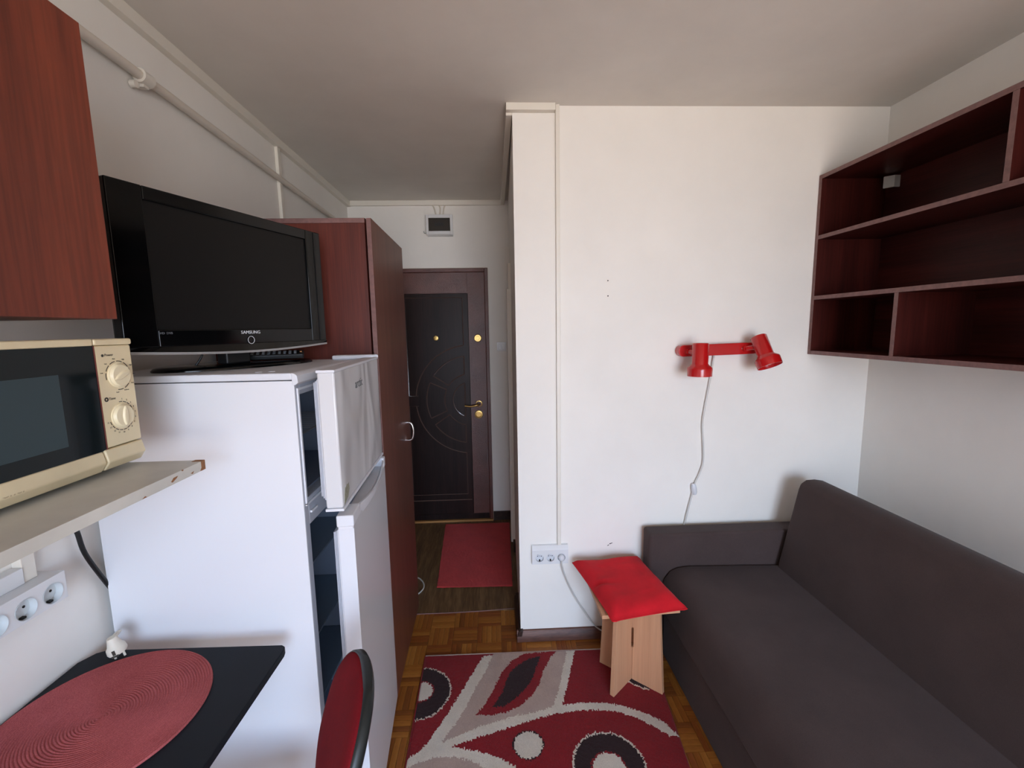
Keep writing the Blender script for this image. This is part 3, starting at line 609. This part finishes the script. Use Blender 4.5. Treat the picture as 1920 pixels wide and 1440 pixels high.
ch = thing('chair', 'chair with a dark red padded oval back and black shell pulled up to the table', 'chair', (-.5, .77, 0))
x0, y0, z0, th_c, a, b, lean, nn, bowc = -.342, .818, .710, .358, .165, .178, .316, 2.51, .768
def ell(scale, off):
    r = []; nx, ny = -math.cos(th_c), -math.sin(th_c)
    for i in range(64):
        t_ = 2*PI*i/64; c_, s_ = math.cos(t_), math.sin(t_)
        w = a*scale*math.copysign(abs(c_)**(2/nn), c_); h = b*scale*math.copysign(abs(s_)**(2/nn), s_)
        bk = off-bowc*w*w+h*math.sin(lean)
        r.append(Vector((x0-w*ny-nx*bk, y0+w*nx-ny*bk, z0+h*math.cos(lean))))
    return r
def shell(levels, mb):
    vs = []; fs = []
    for sc_, of in levels: vs += ell(sc_, of)
    for k in range(len(levels)-1): fs += [(k*64+i, k*64+(i+1) % 64, (k+1)*64+(i+1) % 64, (k+1)*64+i) for i in range(64)]
    fs += [tuple(range(63, -1, -1)), tuple(len(vs)-64+i for i in range(64))]
    return mb.add(vs, fs)
part('backrest_pad', shell([(.25, -.016), (.6, -.014), (.85, -.009), (.96, -.003), (1, .004)], MB()), M['chairred'], ch, smooth=True, angle=180)
part('backrest_shell', shell([(1.0, .003), (1.01, .008), (1.0, .020), (.95, .026), (.6, .030), (.2, .031)], MB()), plain('dark_plastic_shell', (24, 30, 30), .45), ch, smooth=True, angle=60)
mc = Matrix.Translation((-.40, .795, 0)) @ Matrix.Rotation(th_c, 4, 'Z')
part('seat', MB().prism([(-.40, -.17), (-.36, -.20), (-.06, -.19), (-.02, -.15), (-.02, .15), (-.06, .19), (-.36, .20), (-.40, .17)], 'z', .42, .47).xf(mc), M['chairred'], ch, bevel=.015, seg=3)
part('back_bracket', MB().tube([(-.08, 0, .415), (.03, 0, .42), (.045, 0, .5), (.075, 0, .60)], .012, 10).xf(mc), M['dark'], ch, smooth=True)
for sx_, sy_ in ((-.36, -.16), (-.36, .16), (-.06, -.16), (-.06, .16)): part('leg', MB().cyl((sx_, sy_, .42), (sx_+(-.03 if sx_ < -.2 else .03), sy_*1.12, .0 if sx_ < -.2 else .012), .012, seg=12).xf(mc), M['chrome'], ch, smooth=True)

# ================================================================ PATTERNED RUG
cream = [(-0.081,1.939),(0.364,1.945),(0.333,1.856),(0.296,1.755),(0.253,1.639),(0.329,1.644),(0.417,1.639),(0.494,1.621),(0.565,1.589),(0.62,1.556),(0.649,1.529),(0.68,1.47),(0.643,1.475),(0.604,1.513),(0.542,1.56),(0.472,1.591),(0.388,1.606),(0.308,1.608),(0.22,1.599),(0.118,1.575),(0.02,1.545),(-0.069,1.519),(-0.137,1.499),(-0.194,1.479),(-0.153,1.47),(-0.092,1.455),(-0.032,1.433),(0.015,1.409),(0.049,1.384),(.10,1.30),(.14,1.18),(.15,1.0),(.10,.8),(.02,.8),(.06,1.0),(.05,1.18),(.0,1.32),(-.067,1.39),(-.2,1.40),(-0.37,1.36),(-0.37,1.43),(-0.316,1.468),(-0.291,1.499),(-0.251,1.572),(-0.213,1.652),(-0.172,1.74),(-0.134,1.827),(-0.107,1.894)]
tanlow = [(-.37,1.385),(-0.349,1.407),(-0.315,1.425),(-0.252,1.441),(-0.181,1.438),(-0.121,1.423),(-0.067,1.39),(.0,1.32),(.05,1.18),(.06,1.0),(.02,.8),(-.37,.8)]
tan = [(-0.038,1.95),(-0.075,1.833),(-0.116,1.745),(-0.153,1.648),(-0.187,1.575),(-0.215,1.534),(-0.238,1.496),(-0.17,1.525),(-0.096,1.555),(-0.018,1.579),(0.061,1.601),(0.121,1.608),(0.176,1.62),(0.216,1.641),(0.241,1.697),(0.265,1.766),(0.295,1.859),(0.325,1.95)]
redleaf = [(0.11,1.937),(0.269,1.948),(0.231,1.893),(0.192,1.826),(0.17,1.754),(0.128,1.691),(0.07,1.642),(0.015,1.615),(-0.045,1.607),(-0.107,1.611),(-0.072,1.659),(-0.038,1.731),(-0.009,1.801),(0.014,1.847),(0.054,1.899)]
darkleaf = [(0.191,1.918),(0.164,1.847),(0.135,1.774),(0.096,1.723),(0.051,1.676),(0.009,1.646),(-0.041,1.645),(-0.003,1.704),(0.02,1.772),(0.04,1.826),(0.083,1.872),(0.131,1.904)]
def inpoly(P, X, Y):
    r = np.zeros(X.shape, bool); n = len(P)
    for i in range(n):
        x1, y1 = P[i]; x2, y2 = P[(i+1) % n]
        if y1 == y2: continue
        c = ((y1 > Y) != (y2 > Y)) & (X < (x2-x1)*(Y-y1)/(y2-y1)+x1); r ^= c
    return r
def make_rug():
    NX, NY = 250, 300; TL, TR, BR, BL = [np.array(p) for p in ((-.364, 1.955), (.73, 1.944), (.592, .60), (-.338, .60))]
    s_ = np.linspace(0, 1, NX+1); t_ = np.linspace(0, 1, NY+1); S, Tt = np.meshgrid(s_, t_)
    P = (TL[None, None]*((1-S)*(1-Tt))[..., None]+TR*(S*(1-Tt))[..., None]+BR*(S*Tt)[..., None]+BL*((1-S)*Tt)[..., None])
    Xc = (P[:-1, :-1, 0]+P[1:, 1:, 0])/2; Yc = (P[:-1, :-1, 1]+P[1:, 1:, 1])/2
    Xj = Xc+RNG.normal(0, .0016, Xc.shape); Yj = Yc+RNG.normal(0, .0016, Xc.shape)+RNG.normal(0, .0022, (1, NX))
    mi = np.zeros(Xc.shape, int)                                    # 0 red 1 cream 2 tan 3 dark
    mi[inpoly(cream, Xj, Yj)] = 1; mi[inpoly(tanlow, Xj, Yj)] = 2; mi[inpoly(tan, Xj, Yj)] = 2
    mi[inpoly(redleaf, Xj, Yj)] = 0; mi[inpoly(darkleaf, Xj, Yj)] = 3
    def disc(x, y, r, m): mi[(Xj-x)**2+(Yj-y)**2 < r*r] = m
    disc(-.361, 1.739, .140, 1); disc(-.361, 1.739, .134, 3); disc(-.352, 1.744, .056, 0); disc(-.352, 1.744, .050, 1)
    disc(.097, 1.472, .060, 3); disc(.097, 1.472, .0545, 1)
    disc(.383, 1.372, .134, 1); disc(.383, 1.372, .127, 3); disc(.381, 1.364, .064, 0); disc(.381, 1.364, .058, 1)
    disc(.655, 1.80, .108, 1); disc(.655, 1.80, .101, 3); disc(.655, 1.80, .05, 0); disc(.655, 1.80, .045, 1)
    disc(.36, .95, .10, 1); disc(.36, .95, .094, 3)
    top = P.reshape(-1, 2); n1 = len(top)
    z = .0105+RNG.normal(0, .0005, n1)+.0012*np.sin(top[:, 0]*9)*np.sin(top[:, 1]*7)
    edge_ = ((S < .003) | (S > .997) | (Tt < .003) | (Tt > .997)).reshape(-1); z[edge_] = .008
    idx = np.arange(n1).reshape(NY+1, NX+1)
    q = np.stack([idx[:-1, :-1], idx[1:, :-1], idx[1:, 1:], idx[:-1, 1:]], -1).reshape(-1, 4)
    vs = [(float(x), float(y), float(h)) for (x, y), h in zip(top, z)]; fs = [tuple(int(k) for k in f) for f in q]; ml = mi.reshape(-1).tolist()
    bd_ = list(idx[0, :])+list(idx[1:, -1])+list(idx[-1, -2::-1])+list(idx[-2:0:-1, 0]); b0 = len(vs)
    vs += [(vs[i][0], vs[i][1], .0005) for i in bd_]; nb = len(bd_)
    for i in range(nb): fs.append((int(bd_[i]), int(bd_[(i+1) % nb]), b0+(i+1) % nb, b0+i)); ml.append(0)
    fs.append(tuple(range(b0, b0+nb))); ml.append(0)
    mb = MB(); mb.v = [Vector(v) for v in vs]; mb.f = fs; mb.mi = ml
    rg = thing('patterned_rug', 'red rug with cream bands, brown rings and a leaf motif on the parquet', 'rug', (.15, 1.28, 0))
    part('pile', mb, [M['pred'], M['pcream'], M['ptan'], M['pdark']], rg, smooth=True, angle=180)
    part('binding', MB().tube([(-.365, 1.957, .006), (.731, 1.946, .006)], .0045, 6, smooth=1), M['ptan'], rg, smooth=True)
    part('binding', MB().tube([(-.366, 1.955, .005), (-.340, .60, .005)], .004, 6, smooth=1), M['pred'], rg, smooth=True)
make_rug()
# hall mat
def make_mat():
    c = [(-.425, 3.405), (.095, 3.395), (.082, 2.505), (-.383, 2.520)]; NX, NY = 70, 110; vs = []; fs = []
    for j in range(NY+1):
        for i in range(NX+1):
            s_, t_ = i/NX, j/NY
            x = (c[0][0]*(1-s_)+c[1][0]*s_)*(1-t_)+(c[3][0]*(1-s_)+c[2][0]*s_)*t_; y = (c[0][1]*(1-s_)+c[1][1]*s_)*(1-t_)+(c[3][1]*(1-s_)+c[2][1]*s_)*t_
            e = i in (0, NX) or j in (0, NY); jj = random.uniform(-.003, .003) if e else 0
            vs.append((x+jj*.5, y+jj, .009 if e else .012+random.uniform(-.0012, .0012)+.002*math.sin(x*11+y*5)))
    for j in range(NY):
        for i in range(NX): k = j*(NX+1)+i; fs.append((k, k+NX+1, k+NX+2, k+1))
    o = part('hall_mat', MB().add(vs, fs), M['mat'], None, smooth=True, angle=180)
    tag(o, 'plain red mat lying in front of the entrance door', 'mat')
make_mat()
hc = part('floor_cable', MB().tube([(-.60, 2.655, .008), (-.573, 2.66, .008), (-.514, 2.638, .008), (-.475, 2.582, .008), (-.466, 2.52, .008), (-.491, 2.462, .008), (-.523, 2.428, .008), (-.60, 2.40, .008)], .0042, 8), M['cable'], None, smooth=True)
tag(hc, 'loop of white cable on the hall floor sticking out from beside the wardrobe', 'cable')

# ================================================================ STOOL + CUSHION
sl = thing('stool', 'beech-effect stool with crossed slab legs standing on the rug corner', 'stool', (.577, 1.772, .011))
part('seat_board', MB().prism([(.411, 1.612), (.740, 1.630), (.700, 1.915), (.404, 1.915)], 'z', .410, .426), M['beechx'], sl, bevel=.0015)
cxs, cys = .583, 1.768
for k, (ax1, ay1) in enumerate(((.148, -.132), (.148, .132))):
    dirv = Vector((ax1, ay1, 0)); Lh = dirv.length; dirv.normalize(); pn_ = Vector((-dirv.y, dirv.x, 0))
    mm = Matrix((dirv, pn_, Vector((0, 0, 1)))).transposed().to_4x4(); mm.translation = (cxs, cys, 0)
    lh = .150; th_ = .128
    leg = MB()
    if k == 0: leg.prism([(-lh, .012), (-.0105, .012), (-.0105, .17), (-.0150, .17), (-.0150, .262), (.0150, .262), (.0150, .17), (.0105, .17), (.0105, .012), (lh, .012), (th_, .410), (-th_, .410)], 'y', -.010, .010)
    else: leg.prism([(-lh, .012), (lh, .012), (th_, .410), (.0105, .410), (.0105, .262), (.0150, .262), (.0150, .17), (-.0150, .17), (-.0150, .262), (-.0105, .262), (-.0105, .410), (-th_, .410)], 'y', -.010, .010)
    part('leg_panel', leg.xf(mm), M['beech'], sl, bevel=.001)
def make_cushion():
    c = [(.360, 1.995), (.694, 2.022), (.760, 1.612), (.440, 1.562)]; N_ = 40; vs = []; fs = []
    for side in (1, -1):
        for j in range(N_+1):
            for i in range(N_+1):
                u, w = i/N_, j/N_; x = (c[0][0]*(1-u)+c[1][0]*u)*(1-w)+(c[3][0]*(1-u)+c[2][0]*u)*w; y = (c[0][1]*(1-u)+c[1][1]*u)*(1-w)+(c[3][1]*(1-u)+c[2][1]*u)*w
                ed_ = min(u, 1-u, w, 1-w)*2; h = (1-(1-min(1, ed_*2.6))**2.4)**.8
                # sides draw in between the corners
                pull = .004; x += pull*(1-abs(2*w-1)**2)*(1 if u < .5 else -1)*abs(2*u-1)**3; y -= pull*(1-abs(2*u-1)**2)*(1 if w < .5 else -1)*abs(2*w-1)**3
                wr = .004*math.sin(9*u+4*w+1)*math.sin(7*w)+.003*math.sin(23*w+9*u)*(ed_ < .5)
                crease = -.016*math.exp(-((w-.52-.12*u)**2)/.0012)*math.exp(-(u/.28)**2)
                sag = -.02*max(0, w-.93)*6*(1-u)
                z = .440+(side*.034*h+(wr+crease)*h if side > 0 else -.0125*h)+sag*.5
                vs.append((x, y, max(z, .4275)))
    n0 = (N_+1)**2
    for s_ in (0, 1):
        for j in range(N_):
            for i in range(N_):
                k = s_*n0+j*(N_+1)+i; f = (k, k+N_+1, k+N_+2, k+1); fs.append(f if s_ == 0 else f[::-1])
    bd_ = [i for i in range(N_+1)]+[j*(N_+1)+N_ for j in range(1, N_+1)]+[N_*(N_+1)+i for i in range(N_-1, -1, -1)]+[j*(N_+1) for j in range(N_-1, 0, -1)]
    for i in range(len(bd_)): p, q = bd_[i], bd_[(i+1) % len(bd_)]; fs.append((p, q, q+n0, p+n0))
    cu = thing('cushion', 'bright red cotton cushion lying on the wooden stool', 'cushion', (.56, 1.8, .427))
    part('cover', MB().add(vs, fs), M['cush'], cu, smooth=True, angle=120)
    part('seam', MB().tube([tuple(vs[i]) for i in bd_[::4]]+[tuple(vs[0])], .0022, 6, smooth=2), M['cush'], cu, smooth=True)
make_cushion()

# ================================================================ SOFA
sf = thing('sofa', 'brown-grey fabric sofa bed along the right wall', 'sofa', (1.2, .98, 0))
part('base', bx(.786, 1.70, .02, 1.915, .0, .232), M['sofa'], sf, bevel=.008, seg=3)
part('seat_cushion', MB().prism([(.770, .238), (1.40, .238), (1.40, .432), (.905, .446), (.85, .440), (.815, .425), (.785, .385), (.772, .32)], 'y', .015, 1.922), M['sofa'], sf, bevel=.012, seg=4, angle=60)
part('backrest', MB().prism([(1.325, .30), (1.328, .445), (1.402, .815), (1.412, .843), (1.436, .860), (1.475, .862), (1.51, .856), (1.535, .838), (1.55, .79), (1.56, .235), (1.35, .235)], 'y', .02, 1.905), M['sofa'], sf, bevel=.014, seg=4)
part('armrest', bx(.715, 1.56, 1.925, 2.02, .0, .605), M['sofa'], sf, bevel=.014, seg=4)
part('seam', MB().tube([(.781, .03, .2355), (.781, 1.91, .2355)], .005, 6, smooth=1), M['sofa'], sf)

# ================================================================ OPEN WALL BOOKSHELF
bs = thing('wall_bookshelf', 'empty dark mahogany open bookshelf mounted high on the right wall', 'bookshelf', (1.67, 1.4, 1.43))
MD = [M['mahdark'], M['edge']]; ex = (-1, 0, 0); xs, xe = 1.512, XR-.002; tt = .018; ye = .72
MV = wood('mahogany_shelf_upright', (44, 16, 14), (68, 26, 22), (92, 38, 31), 'z', spec=.18, across=16); MD2 = [MV, M['edge']]
part('side_panel', bx(xs, xe, 2.030, 2.048, 1.434, 2.252), MD2, bs, bevel=.001, edge=ex); part('side_panel', bx(xs, xe, ye, ye+tt, 1.434, 2.252), MD2, bs, bevel=.001, edge=ex)
part('top_board', bx(xs, xe, ye+tt, 2.030, 2.234, 2.252), MD, bs, bevel=.001, edge=ex); part('bottom_board', bx(xs, xe, ye+tt, 2.030, 1.434, 1.452), MD, bs, bevel=.001, edge=ex)
part('shelf_board', bx(xs, xe, ye+tt, 2.030, 1.965, 1.983), MD, bs, bevel=.001, edge=ex); part('shelf_board', bx(xs, xe, ye+tt, 2.030, 1.690, 1.708), MD, bs, bevel=.001, edge=ex)
part('divider', bx(xs, xe, 1.275, 1.293, 1.983, 2.234), MD2, bs, bevel=.001, edge=ex); part('divider', bx(xs, xe, 1.595, 1.613, 1.452, 1.690), MD2, bs, bevel=.001, edge=ex)
part('back_panel', bx(xe-.006, xe, ye+tt, 2.030, 1.452, 2.234), M['mahdark'], bs)
part('corner_bracket', MB().add([(1.765, 2.029, 2.233), (1.817, 2.029, 2.233), (1.817, 1.975, 2.233), (1.768, 2.029, 2.19), (1.817, 2.029, 2.19), (1.817, 1.978, 2.19)], [(0, 1, 2), (3, 5, 4), (0, 2, 5, 3), (0, 3, 4, 1), (1, 4, 5, 2)]) if False else
     MB().prism([(1.762, 1.985), (1.790, 1.958), (1.817, 1.958), (1.817, 1.964), (1.793, 1.964), (1.768, 1.988)], 'z', 2.176, 2.226), M['board'], bs, bevel=.001)

# ================================================================ RED DOUBLE SPOT LAMP
lp = thing('wall_lamp', 'red enamel wall lamp with two spots on a horizontal bar', 'lamp', (1.05, YF, 1.40))
bar = []
for i in range(13): t_ = PI/2+PI*i/12; bar.append((.888+.027*math.cos(t_), 1.463+.027*math.sin(t_)))
for i in range(13): t_ = -PI/2+PI*i/12; bar.append((1.222+.027*math.cos(t_), 1.470+.027*math.sin(t_)))
part('bar', MB().prism(bar, 'y', 2.006, 2.05), M['red'], lp, bevel=.004, seg=3)
part('screw', MB().lathe((1.165, 2.006, 1.469), (0, -1, 0), [(.004, 0), (.003, .0015), (.0, .002)], 12), M['silver'], lp)
def spot(top, axis, pivot):
    top, axis = Vector(top), Vector(axis).normalized()
    k = part('spot_head', MB().lathe(top, axis, [(.001, 0), (.030, 0), (.0345, .004), (.0345, .092), (.038, .098), (.052, .110), (.0535, .116), (.0525, .148), (.0500, .148), (.0495, .114), (.034, .10), (.001, .098)], 40), M['red'], lp, smooth=True, angle=50)
    part('knuckle', MB().cyl(pivot, top+axis*.05, .011, seg=16).cyl(Vector(pivot)+Vector((0, -.002, 0)), Vector(pivot)+Vector((0, .03, 0)), .015, seg=16), M['red'], lp, smooth=True)
    part('bulb', MB().lathe(top, axis, [(.012, .10), (.020, .112), (.024, .124), (.020, .134), (.010, .139), (.0005, .140)], 24), M['bulb'], k, smooth=True, angle=180)
spot((.921, 1.915, 1.503), (0.0, 0.0, -1), (.905, 1.985, 1.460))
spot((1.212, 1.965, 1.526), (.17, -.40, -.89), (1.178, 1.995, 1.47))
cp = [(1.052, 2.035, 1.445), (1.046, 2.036, 1.435), (1.032, 2.04, 1.314), (1.014, 2.04, 1.198), (1.004, 2.04, 1.107), (1.011, 2.04, 1.014), (1.015, 2.04, .92), (1.003, 2.04, .867), (.980, 2.04, .813), (.971, 2.038, .779), (.964, 2.04, .745), (.947, 2.04, .67), (.927, 2.04, .566), (.92, 2.04, .50)]
part('cord', MB().tube(cp, .0042, 8), M['cable'], lp, smooth=True)
swm = Matrix.Translation((.972, 2.036, .779)) @ Matrix.Rotation(math.radians(-10), 4, 'Y')
part('cord_switch', MB().lathe((0, 0, -.030), (0, 0, 1), [(.001, 0), (.008, .002), (.0125, .012), (.0135, .030), (.0125, .048), (.008, .058), (.001, .060)], 20).xf(swm), M['clear'], lp, smooth=True)

# ================================================================ TRIPLE SOCKET + PLUGGED CABLE
ts = thing('triple_socket', 'white triple wall socket low on the front wall left of the stool', 'socket', (.254, YF, .41))
fb_ = MB().prism([(YF, .416), (YF-.0118, .416), (YF-.0118, .510), (YF, .514)], 'x', .165, .345)
for x in (.203, .257, .311): hole_plate(fb_, (x, YF-.024, .452), (1, 0, 0), (0, 0, 1), .027 if x > .21 else .038, .027 if x < .3 else .034, .032, .040, .0195)
y1, y2 = YF-.024, YF-.0118
fb_.add([(.165, y1, .42), (.345, y1, .42), (.345, y1, .492), (.165, y1, .492), (.165, y2, .416), (.345, y2, .416), (.345, y2, .512), (.165, y2, .512)], [(0, 4, 5, 1), (3, 2, 6, 7), (0, 3, 7, 4), (1, 5, 6, 2)])
part('frame', fb_, M['white'], ts)
for i, x in enumerate((.203, .257, .311)):
    k = part('socket', MB().lathe((x, YF-.0242, .452), (0, 1, 0), [(.0205, -.0012), (.0192, -.0012), (.0185, .011), (.0, .011)], 28), plain('socket_face', (214, 216, 220), .3), ts, smooth=True)
    if i < 2:
        part('contact', MB().cyl((x-.009, YF-.0135, .457), (x-.009, YF-.0118, .457), .0026, seg=8).cyl((x+.009, YF-.0135, .457), (x+.009, YF-.0118, .457), .0026, seg=8).cyl((x, YF-.0135, .458), (x, YF-.0118, .458), .0018, seg=8).box(x-.003, x+.003, YF-.022, YF-.012, .434, .441).box(x-.012, x-.005, YF-.0245, YF-.0235, .4685, .4705), M['hole'], k)
cb = thing('plugged_cable', 'white cable plugged into the right-hand socket and hanging behind the stool', 'cable', (.35, YF-.03, .06))
part('plug', MB().lathe((.311, YF-.014, .452), (0, -1, 0), [(.0165, 0), (.0165, .014), (.0135, .024), (.007, .030), (.001, .031)], 24), M['clear'], cb, smooth=True)
part('cable_run', MB().tube([(.311, YF-.040, .445), (.311, YF-.036, .425), (.325, YF-.03, .368), (.366, YF-.03, .266), (.424, YF-.03, .163), (.472, YF-.03, .090), (.52, YF-.03, .050), (.60, YF-.034, .03), (.70, YF-.034, .012)], .0036, 8), M['cable'], cb, smooth=True)
